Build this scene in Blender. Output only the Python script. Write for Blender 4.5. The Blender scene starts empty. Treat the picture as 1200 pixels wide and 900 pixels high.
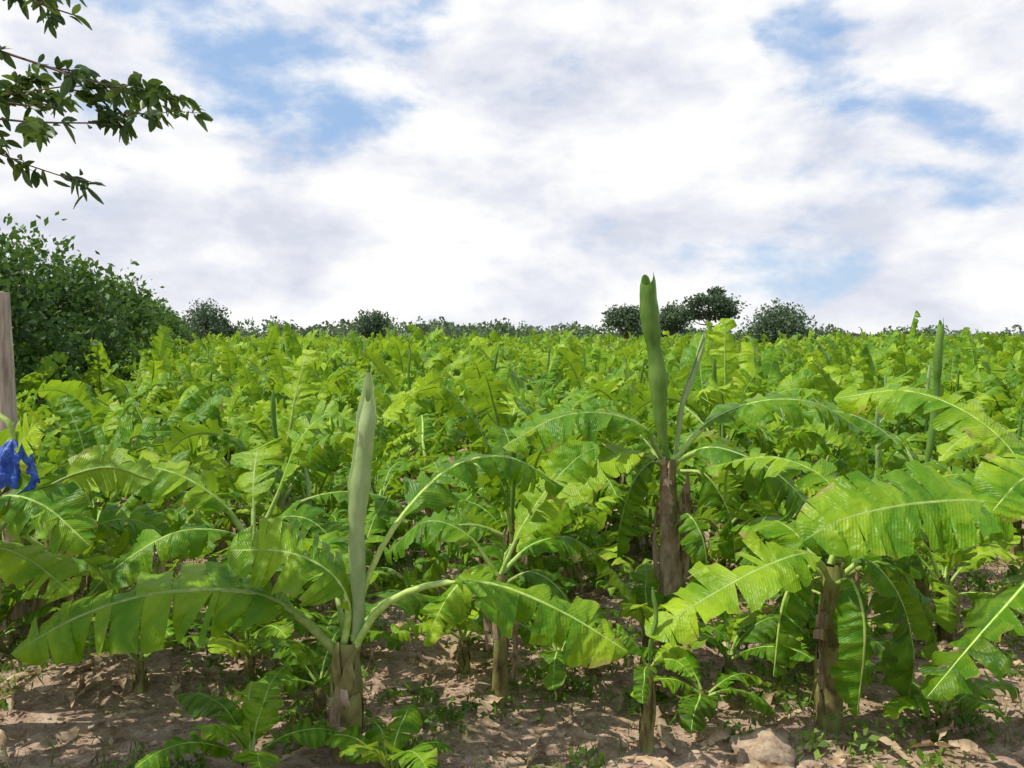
import bpy, math, random
import numpy as np
from mathutils import Vector, noise as mn

SC = bpy.context.scene
SC.view_settings.view_transform = 'Standard'
SC.view_settings.look = 'None'
SC.view_settings.exposure = 0

# ------------------------------------------------------------------ materials
def newmat(name):
    m = bpy.data.materials.new(name); m.use_nodes = True
    nt = m.node_tree; nt.nodes.clear()
    return m, nt, nt.nodes, nt.links

def N(nt, t, **kw):
    n = nt.nodes.new(t)
    for k, v in kw.items():
        setattr(n, k, v)
    return n

def math_n(nt, op, a, b=None, c=None, clamp=False):
    n = nt.nodes.new('ShaderNodeMath'); n.operation = op; n.use_clamp = clamp
    for i, v in enumerate((a, b, c)):
        if v is None: continue
        if isinstance(v, (int, float)): n.inputs[i].default_value = v
        else: nt.links.new(v, n.inputs[i])
    return n.outputs[0]

def mixc(nt, fac, a, b, mode='MIX'):
    n = nt.nodes.new('ShaderNodeMix'); n.data_type = 'RGBA'; n.blend_type = mode
    for s, v in ((n.inputs[0], fac), (n.inputs[6], a), (n.inputs[7], b)):
        if isinstance(v, (int, float)): s.default_value = v
        elif isinstance(v, (tuple, list)): s.default_value = (*v[:3], 1)
        else: nt.links.new(v, s)
    return n.outputs[2]

def ramp(nt, fac, stops):
    n = nt.nodes.new('ShaderNodeValToRGB')
    cr = n.color_ramp
    while len(cr.elements) < len(stops): cr.elements.new(0.5)
    for e, (p, c) in zip(cr.elements, stops):
        e.position = p; e.color = (*c, 1)
    nt.links.new(fac, n.inputs[0])
    return n.outputs[0]

def leaf_material(name, dark, mid, lite, trans, tfac=0.38, rough=0.42, veins=True, brown=True, under=(0.24, 0.34, 0.14), spec=0.25, midpos=0.5):
    m, nt, nd, lk = newmat(name)
    out = N(nt, 'ShaderNodeOutputMaterial')
    att = N(nt, 'ShaderNodeAttribute', attribute_name='Col')
    sep = N(nt, 'ShaderNodeSeparateColor'); lk.new(att.outputs['Color'], sep.inputs[0])
    oi = N(nt, 'ShaderNodeObjectInfo')
    uv = N(nt, 'ShaderNodeUVMap', uv_map='UVMap')
    suv = N(nt, 'ShaderNodeSeparateXYZ'); lk.new(uv.outputs[0], suv.inputs[0])
    geo = N(nt, 'ShaderNodeNewGeometry')
    nz = N(nt, 'ShaderNodeTexNoise'); nz.inputs['Scale'].default_value = 2.2; nz.inputs['Detail'].default_value = 4
    lk.new(geo.outputs['Position'], nz.inputs['Vector'])
    r = math_n(nt, 'MULTIPLY', sep.outputs[0], 0.60)
    r = math_n(nt, 'MULTIPLY_ADD', sep.outputs[1], 0.20, r)
    r = math_n(nt, 'MULTIPLY_ADD', oi.outputs['Random'], 0.26, r)
    r = math_n(nt, 'MULTIPLY_ADD', math_n(nt, 'SUBTRACT', nz.outputs[0], 0.5), 1.0, r)
    col = ramp(nt, r, [(0.0, dark), (midpos, mid), (1.0, lite)])
    bump = N(nt, 'ShaderNodeBump'); bump.inputs['Strength'].default_value = 0.5; bump.inputs['Distance'].default_value = 0.014
    if veins:
        au = math_n(nt, 'ABSOLUTE', math_n(nt, 'SUBTRACT', suv.outputs[0], 0.5))
        ph = math_n(nt, 'MULTIPLY_ADD', suv.outputs[1], 520.0, math_n(nt, 'MULTIPLY', au, -50.0))
        sv = math_n(nt, 'SINE', ph)
        ph2 = math_n(nt, 'MULTIPLY_ADD', suv.outputs[1], 60.0, math_n(nt, 'MULTIPLY', nz.outputs[0], 32.0))
        sv2 = math_n(nt, 'SINE', ph2)
        h = math_n(nt, 'MULTIPLY_ADD', sv2, 1.0, math_n(nt, 'MULTIPLY', sv, 0.14))
        lk.new(h, bump.inputs['Height'])
        col = mixc(nt, math_n(nt, 'MULTIPLY_ADD', sv2, 0.09, 0.09, clamp=True), col, lite)
        midr = math_n(nt, 'LESS_THAN', au, 0.018)
        col = mixc(nt, math_n(nt, 'MULTIPLY', midr, 0.5), col, (0.30, 0.40, 0.08))
        if brown:
            e = math_n(nt, 'MULTIPLY_ADD', au, 2.0, math_n(nt, 'MULTIPLY', math_n(nt, 'SUBTRACT', nz.outputs[0], 0.5), 1.4))
            e = math_n(nt, 'MULTIPLY_ADD', math_n(nt, 'SUBTRACT', e, 1.0), 10.0, 0.0, clamp=True)
            col = mixc(nt, math_n(nt, 'MULTIPLY', e, 0.7), col, (0.34, 0.25, 0.08))
    else:
        lk.new(nz.outputs[0], bump.inputs['Height'])
    col = mixc(nt, math_n(nt, 'MULTIPLY', geo.outputs['Backfacing'], 0.15), col, under)
    bs = N(nt, 'ShaderNodeBsdfPrincipled')
    bs.inputs['Roughness'].default_value = rough
    bs.inputs['Specular IOR Level'].default_value = spec
    lk.new(col, bs.inputs['Base Color']); lk.new(bump.outputs[0], bs.inputs['Normal'])
    tr = N(nt, 'ShaderNodeBsdfTranslucent')
    tc = mixc(nt, 0.45, col, trans); lk.new(tc, tr.inputs[0])
    mx = N(nt, 'ShaderNodeMixShader'); mx.inputs[0].default_value = tfac
    lk.new(bs.outputs[0], mx.inputs[1]); lk.new(tr.outputs[0], mx.inputs[2])
    lk.new(mx.outputs[0], out.inputs[0])
    return m

def simple_mat(name, c1, c2, scale=8, rough=0.7, stretch=(1, 1, 1), bump=0.4, c3=None, coords='Object', tr=0.0):
    m, nt, nd, lk = newmat(name)
    out = N(nt, 'ShaderNodeOutputMaterial')
    tc = N(nt, 'ShaderNodeTexCoord')
    mp = N(nt, 'ShaderNodeMapping'); mp.inputs['Scale'].default_value = stretch
    lk.new(tc.outputs[coords], mp.inputs[0])
    nz = N(nt, 'ShaderNodeTexNoise'); nz.inputs['Scale'].default_value = scale; nz.inputs['Detail'].default_value = 6; nz.inputs['Roughness'].default_value = 0.65
    lk.new(mp.outputs[0], nz.inputs['Vector'])
    stops = [(0.32, c1), (0.62, c2)]
    if c3: stops = [(0.3, c1), (0.5, c2), (0.7, c3)]
    col = ramp(nt, nz.outputs[0], stops)
    att = N(nt, 'ShaderNodeAttribute', attribute_name='Col')
    sep = N(nt, 'ShaderNodeSeparateColor'); lk.new(att.outputs['Color'], sep.inputs[0])
    v = math_n(nt, 'MULTIPLY_ADD', sep.outputs[0], 0.6, 0.7)
    mul = N(nt, 'ShaderNodeVectorMath', operation='SCALE'); lk.new(col, mul.inputs[0]); lk.new(v, mul.inputs['Scale'])
    bp = N(nt, 'ShaderNodeBump'); bp.inputs['Strength'].default_value = bump; bp.inputs['Distance'].default_value = 0.02
    lk.new(nz.outputs[0], bp.inputs['Height'])
    bs = N(nt, 'ShaderNodeBsdfPrincipled'); bs.inputs['Roughness'].default_value = rough
    bs.inputs['Specular IOR Level'].default_value = 0.2
    lk.new(mul.outputs[0], bs.inputs['Base Color']); lk.new(bp.outputs[0], bs.inputs['Normal'])
    if tr > 0:
        t = N(nt, 'ShaderNodeBsdfTranslucent'); lk.new(mul.outputs[0], t.inputs[0])
        mx = N(nt, 'ShaderNodeMixShader'); mx.inputs[0].default_value = tr
        lk.new(bs.outputs[0], mx.inputs[1]); lk.new(t.outputs[0], mx.inputs[2]); lk.new(mx.outputs[0], out.inputs[0])
    else:
        lk.new(bs.outputs[0], out.inputs[0])
    return m

M_LEAF = leaf_material('banana_leaf', (0.010, 0.052, 0.004), (0.080, 0.225, 0.007), (0.38, 0.53, 0.020), (0.50, 0.72, 0.008), 0.36, 0.38, spec=0.22, midpos=0.52)
M_RIB = simple_mat('banana_midrib', (0.20, 0.32, 0.04), (0.38, 0.48, 0.13), 12, 0.45, bump=0.1)
M_STEM = simple_mat('banana_stem', (0.07, 0.045, 0.02), (0.21, 0.18, 0.06), 5, 0.65, (1.0, 1.0, 0.7), 0.6, c3=(0.25, 0.32, 0.09))
M_DRY = simple_mat('dry_banana_leaf', (0.20, 0.12, 0.06), (0.46, 0.33, 0.20), 9, 0.8, (1, 1, 0.6), 0.8, c3=(0.60, 0.49, 0.34), tr=0.25)
M_SPEAR = simple_mat('furled_leaf', (0.30, 0.42, 0.14), (0.50, 0.60, 0.29), 6, 0.5, (1, 1, 0.5), 0.3, tr=0.35)
M_SPEAR2 = simple_mat('young_furled_leaf', (0.10, 0.21, 0.03), (0.22, 0.36, 0.07), 5, 0.45, (1, 1, 0.5), 0.3, tr=0.35)
BM = [M_LEAF, M_RIB, M_STEM, M_DRY, M_SPEAR, M_SPEAR2]
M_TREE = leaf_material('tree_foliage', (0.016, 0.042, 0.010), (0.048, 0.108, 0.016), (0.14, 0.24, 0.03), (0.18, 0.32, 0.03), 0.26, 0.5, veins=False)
M_FAR_HAZED = leaf_material('hazed_far_tree_foliage', (0.050, 0.080, 0.052), (0.080, 0.125, 0.068), (0.13, 0.18, 0.085), (0.15, 0.2, 0.08), 0.2, 0.7, veins=False)  # aerial haze painted into the leaf colours: paler and bluer with distance
M_LINE_HAZED = leaf_material('hazed_treeline_foliage', (0.070, 0.105, 0.065), (0.10, 0.155, 0.078), (0.16, 0.22, 0.10), (0.16, 0.22, 0.07), 0.2, 0.7, veins=False)  # skyline haze is mixed into these greens, no volume behind it
M_BR = leaf_material('branch_foliage', (0.014, 0.036, 0.008), (0.045, 0.095, 0.014), (0.14, 0.21, 0.03), (0.22, 0.32, 0.04), 0.3, 0.4, veins=False)
M_WEED = leaf_material('weed_foliage', (0.04, 0.10, 0.012), (0.10, 0.20, 0.020), (0.26, 0.36, 0.05), (0.36, 0.52, 0.03), 0.3, 0.5, veins=False)
M_BARK = simple_mat('bark', (0.07, 0.05, 0.035), (0.20, 0.15, 0.11), 9, 0.9, (2, 2, 0.4), 0.9)
M_POST = simple_mat('weathered_wood', (0.20, 0.14, 0.11), (0.46, 0.36, 0.28), 10, 0.85, (3, 3, 0.25), 0.7)

# ------------------------------------------------------------------ mesh accumulator
class MB:
    def __init__(s):
        s.v = []; s.f = []; s.uv = []; s.c = []; s.m = []
    def add(s, P, UV, C, F, mat):
        b = len(s.v)
        s.v.extend(map(tuple, P)); s.uv.extend(map(tuple, UV)); s.c.extend(map(tuple, C))
        for f in F:
            s.f.append(tuple(b + i for i in f)); s.m.append(mat)
    def grid(s, G, UVg, C, mat, wrap=False):
        a, b = G.shape[:2]
        F = []
        for i in range(a - 1):
            for j in range(b - 1 if not wrap else b):
                j2 = (j + 1) % b
                F.append((i * b + j, i * b + j2, (i + 1) * b + j2, (i + 1) * b + j))
        s.add(G.reshape(-1, 3), UVg.reshape(-1, 2), [C] * (a * b), F, mat)
    def mesh(s, name, mats):
        me = bpy.data.meshes.new(name)
        me.from_pydata(s.v, [], s.f)
        for m in mats: me.materials.append(m)
        finish_mesh(me, np.array(s.uv, np.float32), np.array(s.c, np.float32), np.array(s.m, np.int32))
        return me

def finish_mesh(me, uv, c, mi, smooth=True):
    n = len(me.loops)
    vi = np.empty(n, np.int32); me.loops.foreach_get('vertex_index', vi)
    ul = me.uv_layers.new(name='UVMap')
    ul.data.foreach_set('uv', uv[vi].ravel())
    ca = me.color_attributes.new('Col', 'FLOAT_COLOR', 'POINT')
    cc = np.ones((len(me.vertices), 4), np.float32); cc[:, :3] = c
    ca.data.foreach_set('color', cc.ravel())
    me.polygons.foreach_set('material_index', mi)
    me.polygons.foreach_set('use_smooth', np.full(len(me.polygons), smooth))
    me.update()

def obj(name, me, loc=(0, 0, 0), parent=None, rot=0, scale=1):
    o = bpy.data.objects.new(name, me); SC.collection.objects.link(o)
    o.location = loc; o.rotation_euler = (0, 0, rot) if not isinstance(rot, tuple) else rot
    o.scale = (scale,) * 3 if not isinstance(scale, tuple) else scale
    if parent: o.parent = parent
    return o

def empty(name, loc=(0, 0, 0)):
    o = bpy.data.objects.new(name, None); SC.collection.objects.link(o); o.location = loc; o.empty_display_size = 0.3
    return o

def catmull(ctrl, n=60):
    P = np.array(ctrl, float)
    P = np.vstack([2 * P[0] - P[1], P, 2 * P[-1] - P[-2]])
    out = []
    m = len(P) - 3
    for i in range(m):
        p0, p1, p2, p3 = P[i:i + 4]
        for t in np.linspace(0, 1, max(4, n // m), endpoint=False):
            out.append(0.5 * ((2 * p1) + (-p0 + p2) * t + (2 * p0 - 5 * p1 + 4 * p2 - p3) * t * t + (-p0 + 3 * p1 - 3 * p2 + p3) * t ** 3))
    out.append(P[-2])
    out = np.array(out)
    d = np.r_[0, np.cumsum(np.linalg.norm(np.diff(out, axis=0), axis=1))]
    s = np.linspace(0, 1, n)
    return np.column_stack([np.interp(s * d[-1], d, out[:, k]) for k in range(3)]), d[-1]

def tube(mb, pts, radii, C=(0.5, 0.5, 0), mat=0, k=7, rough=0.0, rng=None):
    P = np.array(pts, float); n = len(P)
    T = np.gradient(P, axis=0); T /= np.linalg.norm(T, axis=1)[:, None] + 1e-9
    ref = np.array([0.0, 0.0, 1.0]) if abs(T[0][2]) < 0.8 else np.array([1.0, 0, 0])
    G = np.zeros((n, k, 3)); U = np.zeros((n, k, 2))
    for i in range(n):
        a = np.cross(T[i], ref); a /= np.linalg.norm(a) + 1e-9
        b = np.cross(a, T[i])
        for j in range(k):
            th = 2 * math.pi * j / k
            r = radii[i] * (1 + (rng.uniform(-rough, rough) if rough else 0))
            G[i, j] = P[i] + r * (math.cos(th) * a + math.sin(th) * b)
            U[i, j] = (j / k, i / n)
    mb.grid(G, U, C, mat, wrap=True)

def prof(s):
    s = min(max(s, 0), 1)
    rise = 1 - (1 - min(1, s / 0.28)) ** 2
    fall = 1.0 if s < 0.45 else max(0, 1 - ((s - 0.45) / 0.55) ** 2.6) ** 0.6
    return max(0.015, rise * fall)

def leaf(mb, ctrl, W=0.28, pet=0.16, fold=0.35, curl=-0.9, roll=0.0, tear=0.35, rng=random, mat=0, hero=True, shade=None, rib=True):
    """roll > 0 lifts the right-hand side seen along the leaf"""
    n = 60
    P, L = catmull(ctrl, n)
    T = np.gradient(P, axis=0); T /= np.linalg.norm(T, axis=1)[:, None] + 1e-9
    hd = P[-1] - P[0]; hd[2] = 0
    if np.linalg.norm(hd) < 0.05: hd = np.array([1.0, 0, 0])
    S0 = np.cross(hd, (0, 0, 1)); S0 /= np.linalg.norm(S0)
    S = S0[None] - (T @ S0)[:, None] * T; S /= np.linalg.norm(S, axis=1)[:, None]
    Nn = np.cross(S, T)
    if roll:
        ra = roll * np.linspace(0.35, 1, n)[:, None]
        S, Nn = S * np.cos(ra) + Nn * np.sin(ra), Nn * np.cos(ra) - S * np.sin(ra)
    def fr(s):
        x = min(max(s, 0), 1) * (n - 1); i = min(int(x), n - 2); f = x - i
        return [A[i] * (1 - f) + A[i + 1] * f for A in (P, T, S, Nn)]
    lr = rng.random() if shade is None else shade
    na = 5 if hero else 3
    seglen = 0.022 if hero else 0.07
    for side in (-1, 1):
        s = pet; jit = 0.0
        ph = rng.uniform(0, 6)
        while s < 1 - 1e-4:
            step = rng.uniform(0.022, 0.12) if hero else rng.uniform(0.07, 0.18)
            e = min(1.0, s + step * (1 - pet))
            if 1 - e < 0.03: e = 1.0
            torn = rng.random() < tear
            jit = jit * 0.5 + rng.gauss(0, 0.24)
            pj = jit + (rng.gauss(0, 0.8) if torn else 0)
            gap = rng.uniform(0.15, 0.75) if torn else (rng.uniform(0, 0.07))
            wj = rng.uniform(0.70, 1.06) if torn else rng.uniform(0.97, 1.03)
            slant = rng.uniform(0.0, 0.6) if torn else 0.16
            k = max(2, int(round((e - s) / seglen))) + 1
            mid = (s + e) / 2
            G = np.zeros((k, na + 1, 3)); U = np.zeros((k, na + 1, 2))
            for i, q in enumerate(np.linspace(s, e, k)):
                lat = ver = 0.0
                for a in range(na + 1):
                    fa = a / na
                    sq = mid + (q - mid) * (1 - gap * fa * fa)
                    p, t, sd, nn = fr(sq)
                    ss = (sq - pet) / (1 - pet)
                    w = W * prof(ss) * (1 + (wj - 1) * fa)
                    if a:
                        phi = fold + curl * fa + pj * fa
                        lat += math.cos(phi) / na; ver += math.sin(phi) / na
                    wave = 0.045 * fa * fa * math.sin(q * L * 11 + ph) + 0.016 * fa * math.sin(q * L * 37 + ph * 2)
                    G[i, a] = p + side * sd * (lat * w) + nn * (ver * w + wave * min(1, w / 0.12)) + t * (slant * w * fa)
                    U[i, a] = (0.5 + side * 0.5 * fa, q)
            if side < 0: G = G[:, ::-1]; U = U[:, ::-1]
            mb.grid(G, U, (lr, rng.random(), 0), mat)
            s = e
    if rib:
        m = 16 if hero else 7
        q = np.linspace(0, 0.99, m)
        pts = []; rad = []
        for x in q:
            p, t, sd, nn = fr(x); r = 0.025 * (1 - x) ** 0.8 * (W / 0.28) + 0.003
            pts.append(p - nn * r * 0.75); rad.append(r)
        tube(mb, pts, rad, (rng.random(), 0.5, 1), 3 if mat == 3 else 1, k=6 if hero else 3)

def spear(mb, base, tip, r=0.07, bend=0.05, rng=random, mat=4, blunt=0.45):
    """young leaf still rolled up: a loose scroll, blunt at the top, with one free edge"""
    b = np.array(base, float); t = np.array(tip, float); n = 26
    ph = rng.uniform(0, 6)
    P = [b + (t - b) * s + np.array([bend * math.sin(s * math.pi) + 0.014 * math.sin(s * 9 + ph), 0.012 * math.sin(s * 7 + ph), 0]) for s in np.linspace(0, 1, n)]
    k = 14
    G = np.zeros((n, k + 5, 3)); U = np.zeros((n, k + 5, 2))
    for i, s in enumerate(np.linspace(0, 1, n)):
        rr = r * (0.38 + 0.50 * min(1, s / 0.35) ** 0.8 + 0.12 * s)
        if s > 0.86: rr *= 1 - (1 - blunt) * ((s - 0.86) / 0.14) ** 1.6
        rr *= 1 + 0.08 * math.sin(s * 23 + ph) + 0.05 * math.sin(s * 51 + ph)
        for j in range(k + 5):
            th = 2 * math.pi * j / k + s * 1.4 + ph
            fj = j / (k + 4)
            q = rr * (0.70 + 0.40 * fj * (1 + 0.35 * math.sin(s * 12 + ph)))
            zz = (0.16 * r / 0.08) * (s ** 6) * (math.sin(th) * 0.5 + fj - 0.5)
            G[i, j] = P[i] + np.array([math.cos(th) * q, math.sin(th) * q, zz])
            U[i, j] = (fj, s)
    mb.grid(G, U, (rng.uniform(0.4, 0.8), 0.5, 0), mat)

def stem(mb, h, r0, r1, rng, lean=(0, 0), skirts=4, dryp=0.25):
    n = 12
    P = [(lean[0] * s * s, lean[1] * s * s, h * s - 0.05 * (1 - s)) for s in np.linspace(0, 1, n)]
    tube(mb, P, list(np.linspace(r0, r1, n)), (rng.uniform(0.2, 0.8), 0.5, 0), 2, k=12, rough=0.05, rng=rng)
    for _ in range(skirts * 3):
        th = rng.uniform(0, 6.28); s0 = rng.uniform(0.0, 0.6); s1 = min(1.02, s0 + rng.uniform(0.25, 0.5))
        G = np.zeros((7, 4, 3)); U = np.zeros((7, 4, 2))
        for i, s in enumerate(np.linspace(s0, s1, 7)):
            rr = (r0 + (r1 - r0) * s) * 1.05 + 0.02 * math.sin((s - s0) / (s1 - s0) * 3.1)
            tw = 0.75 * (1 - 0.75 * ((s - s0) / (s1 - s0)))
            for j in range(4):
                a = th + (j / 3 - 0.5) * 2 * tw
                G[i, j] = (lean[0] * s * s + math.cos(a) * rr, lean[1] * s * s + math.sin(a) * rr, h * s)
                U[i, j] = (j / 3, s)
        mb.grid(G, U, (rng.random(), 0.5, 0), 3 if rng.random() < dryp else 2)

def arc_ctrl(base, az, el, L, bend, rng):
    pts = [np.array(base, float)]
    p = pts[0].copy(); n = 6
    for i in range(n):
        s = (i + 0.5) / n
        e = el - bend * (s ** 1.5)
        a = az + 0.16 * math.sin(s * 3) * rng.uniform(-1, 1)
        p = p + L / n * np.array([math.cos(a) * math.cos(e), math.sin(a) * math.cos(e), math.sin(e)])
        pts.append(p.copy())
    return pts

def dry_hang(mb, h, r, rng, n):
    for _ in range(n):
        a = rng.uniform(0, 6.28); z = h * rng.uniform(0.6, 1.0); L = min(z * 0.9, rng.uniform(0.5, 1.1))
        d = np.array([math.cos(a), math.sin(a), 0])
        c = [d * r * 0.8 + (0, 0, z), d * (r + 0.10) + (0, 0, z + 0.02), d * (r + 0.14) + (0, 0, z - L * 0.5), d * (r + 0.10) + (0, 0, z - L)]
        leaf(mb, c, rng.uniform(0.05, 0.12), 0.12, -0.9, -1.2, rng.uniform(-1, 1), 0.7, rng, mat=3, hero=False, rib=False)

def generic_plant(seed, hero=False, hs=(0.6, 1.2), nl=(9, 12), tall=1.0, wide=1.0, sp=0.45):
    rng = random.Random(seed); mb = MB()
    h = rng.uniform(*hs)
    stem(mb, h, 0.11, 0.075, rng, skirts=3)
    nlv = rng.randint(*nl); a0 = rng.uniform(0, 6.28)
    for i in range(nlv):
        f = i / (nlv - 1)
        el = 0.10 + 1.30 * f + rng.uniform(-0.25, 0.15)
        L = rng.uniform(1.2, 2.0) * (1 - 0.1 * f) * tall
        az = a0 + i * 2.4 + rng.uniform(-0.5, 0.5)
        b = (math.cos(az) * 0.05, math.sin(az) * 0.05, h - 0.3 + 0.35 * f)
        bend = rng.uniform(0.4, 2.1)
        dry = i == 0 and rng.random() < 0.6
        leaf(mb, arc_ctrl(b, az, el, L, bend + (0.8 if dry else 0), rng), rng.uniform(0.22, 0.35) * wide * (0.6 if dry else 1), rng.uniform(0.12, 0.22),
             rng.uniform(-0.2, 0.7), rng.uniform(-1.4, -0.5), rng.uniform(-1.1, 1.1), rng.uniform(0.3, 0.9), rng, hero=hero, mat=3 if dry else 0,
             shade=min(1, max(0, 0.2 + 0.5 * f + rng.uniform(-.3, .4))))
    if rng.random() < sp:
        spear(mb, (0, 0, h - 0.1), (rng.uniform(-0.2, 0.2), rng.uniform(-0.2, 0.2), h + rng.uniform(0.9, 1.6)), 0.036, 0.03, rng, mat=rng.choice([4, 5]))
    dry_hang(mb, h, 0.12, rng, rng.randint(3, 5))
    for _ in range(rng.randint(1, 2)):
        a = rng.uniform(0, 6.28); ox, oy = math.cos(a) * 0.45, math.sin(a) * 0.45
        hh = rng.uniform(0.15, 0.4)
        for i in range(5):
            az = a + i * 2.4
            leaf(mb, arc_ctrl((ox, oy, hh), az, rng.uniform(0.4, 1.2), rng.uniform(0.6, 1.0), rng.uniform(0.8, 1.6), rng), rng.uniform(0.11, 0.17), 0.14, 0.2, -0.8, rng.uniform(-.5, .5), 0.2, rng, hero=False)
        tube(mb, [(ox * .8, oy * .8, -0.05), (ox, oy, hh)], [0.045, 0.03], (0.6, .5, 0), 2, k=6)
    return mb.mesh('banana_plant_mesh', BM)

# ------------------------------------------------------------------ terrain
def gh(x, y):
    d = math.hypot(x, y)
    k = 1.0 if d < 30 else max(0.0, 1 - (d - 30) / 60)
    z = 0.10 * mn.noise(Vector((x * 0.35, y * 0.35, 0.3)))
    if d < 30:
        z += 0.035 * mn.noise(Vector((x * 1.9, y * 1.9, 3))) + 0.022 * mn.noise(Vector((x * 5.1, y * 5.1, 7)))
    return z * k

ax = np.sinh(np.linspace(-6.2, 6.2, 261)) * 6.0
ay = np.concatenate([[-1500, -700, -300, -120, -50, -20, -8, 0, 3], np.arange(4.5, 16, 0.09), 16 + np.sinh(np.linspace(0.02, 6.4, 90)) * 5.0])
gv = [(x, y, gh(x, y) + (0.012 * mn.noise(Vector((x * 13, y * 13, 1))) if y < 16 and abs(x) < 10 else 0)) for y in ay for x in ax]
nx = len(ax)
gf = [(j * nx + i, j * nx + i + 1, (j + 1) * nx + i + 1, (j + 1) * nx + i) for j in range(len(ay) - 1) for i in range(nx - 1)]
me = bpy.data.meshes.new('ground'); me.from_pydata(gv, [], gf)
m, nt, nd, lk = newmat('plantation_soil')
out = N(nt, 'ShaderNodeOutputMaterial'); geo = N(nt, 'ShaderNodeNewGeometry')
def nz(scale, det=5, r=0.6):
    n = N(nt, 'ShaderNodeTexNoise'); n.inputs['Scale'].default_value = scale; n.inputs['Detail'].default_value = det; n.inputs['Roughness'].default_value = r
    lk.new(geo.outputs['Position'], n.inputs['Vector']); return n.outputs[0]
n1, n2, n3 = nz(0.9), nz(6, 8, 0.7), nz(38, 4, 0.7)
c = ramp(nt, n2, [(0.30, (0.16, 0.095, 0.065)), (0.48, (0.36, 0.24, 0.175)), (0.68, (0.54, 0.41, 0.31))])
c = mixc(nt, math_n(nt, 'MULTIPLY_ADD', math_n(nt, 'SUBTRACT', n3, 0.56), 6.0, 0.0, clamp=True), c, (0.56, 0.46, 0.34))
c = mixc(nt, math_n(nt, 'MULTIPLY_ADD', math_n(nt, 'SUBTRACT', 0.42, n3), 6.0, 0.0, clamp=True), c, (0.12, 0.075, 0.05))
c = mixc(nt, math_n(nt, 'MULTIPLY_ADD', math_n(nt, 'SUBTRACT', n1, 0.54), 5.0, 0.0, clamp=True), c, mixc(nt, n3, (0.10, 0.13, 0.03), (0.28, 0.25, 0.10)))
bp = N(nt, 'ShaderNodeBump'); bp.inputs['Strength'].default_value = 0.9; bp.inputs['Distance'].default_value = 0.04
lk.new(math_n(nt, 'ADD', n2, math_n(nt, 'MULTIPLY', n3, 0.5)), bp.inputs['Height'])
bs = N(nt, 'ShaderNodeBsdfPrincipled'); bs.inputs['Roughness'].default_value = 0.95; bs.inputs['Specular IOR Level'].default_value = 0.1
lk.new(c, bs.inputs['Base Color']); lk.new(bp.outputs[0], bs.inputs['Normal']); lk.new(bs.outputs[0], out.inputs[0])
me.materials.append(m); me.polygons.foreach_set('use_smooth', np.full(len(me.polygons), True)); me.update()
obj('ground', me)

# ------------------------------------------------------------------ hand-built foreground banana plants
R = random.Random(11)
def place(mb, x, y, name='banana_plant'):
    return obj(name, mb.mesh('banana_plant_mesh', BM), (x, y, gh(x, y)))

# plant A
mb = MB(); h = 0.98
stem(mb, h, 0.13, 0.10, R, (0.02, 0), 4, 0.1)
spear(mb, (0.08, 0.02, h - 0.1), (0.20, 0.05, 3.05), 0.085, -0.03, R)
leaf(mb, [(0, 0, h - .1), (0.05, -0.02, h + .28), (-0.10, -0.05, h + .58), (-0.45, -0.08, h + .76), (-0.92, -0.1, h + .78)], 0.36, 0.22, 0.0, -0.4, 1.0, 0.2, R, shade=0.70)
leaf(mb, [(-.03, 0, h - .1), (-0.35, -0.05, h + .24), (-0.75, -0.15, h + .46), (-1.4, -0.25, h + .48), (-2.0, -0.3, h + .32), (-2.55, -0.35, h + .02)], 0.44, 0.16, -0.05, -0.6, 0.8, 0.5, R, shade=0.62)
leaf(mb, [(.05, 0, h), (0.14, 0.05, h + .45), (0.40, 0.15, h + .95), (0.85, 0.4, h + 1.38), (1.35, 0.7, h + 1.42), (1.85, 1.0, h + 1.1)], 0.34, 0.36, -0.1, -0.9, -0.5, 0.55, R, shade=0.28)
leaf(mb, [(.05, -.03, h - .05), (0.3, -0.05, h + .32), (0.75, -0.1, h + .52), (1.25, -0.1, h + .50), (1.8, -0.15, h + .28), (2.3, -0.2, h - .02)], 0.36, 0.42, -0.1, -0.7, -0.65, 0.4, R, shade=0.72)
leaf(mb, [(0, 0.05, h), (-0.2, 0.5, h + .4), (-0.45, 1.1, h + .6), (-0.7, 1.7, h + .3)], 0.28, 0.2, 0.3, -0.9, 0.2, 0.5, R, shade=0.5)
leaf(mb, [(0, 0.05, h - .1), (0.2, 0.5, h + .15), (0.5, 1.0, h + .1), (0.8, 1.4, h - .3)], 0.25, 0.2, 0.2, -0.9, -0.2, 0.5, R, shade=0.3)
dry_hang(mb, h, 0.12, R, 2)
place(mb, -1.37, 7.15)
def sucker(x, y, h, L, n, seed, W=0.16, spearh=0.0):
    r = random.Random(seed); mb = MB()
    stem(mb, h, 0.06, 0.035, r, (0, 0), 2)
    a0 = r.uniform(0, 6.28)
    for i in range(n):
        az = a0 + i * 2.4
        leaf(mb, arc_ctrl((0, 0, h - 0.05), az, r.uniform(0.5, 1.3), L * r.uniform(0.8, 1.1), r.uniform(1.0, 1.8), r), W * r.uniform(0.8, 1.1), 0.15, 0.2, -0.9, r.uniform(-.4, .4), 0.25, r, hero=True)
    if spearh: spear(mb, (0, 0, h - 0.05), (0.05, 0, spearh), 0.022, 0.02, r, mat=5)
    place(mb, x, y, 'banana_plant')
sucker(-2.05, 6.75, 0.22, 0.85, 7, 3, 0.17)
sucker(-0.95, 6.75, 0.14, 0.75, 7, 4, 0.15)
sucker(-1.75, 7.9, 0.35, 0.9, 6, 5, 0.17)
sucker(-2.6, 8.6, 0.35, 1.0, 7, 25, 0.19)
sucker(-3.6, 8.4, 0.35, 1.0, 7, 15, 0.18)
sucker(1.12, 7.15, 0.75, 0.6, 4, 6, 0.10, 1.35)
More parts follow.
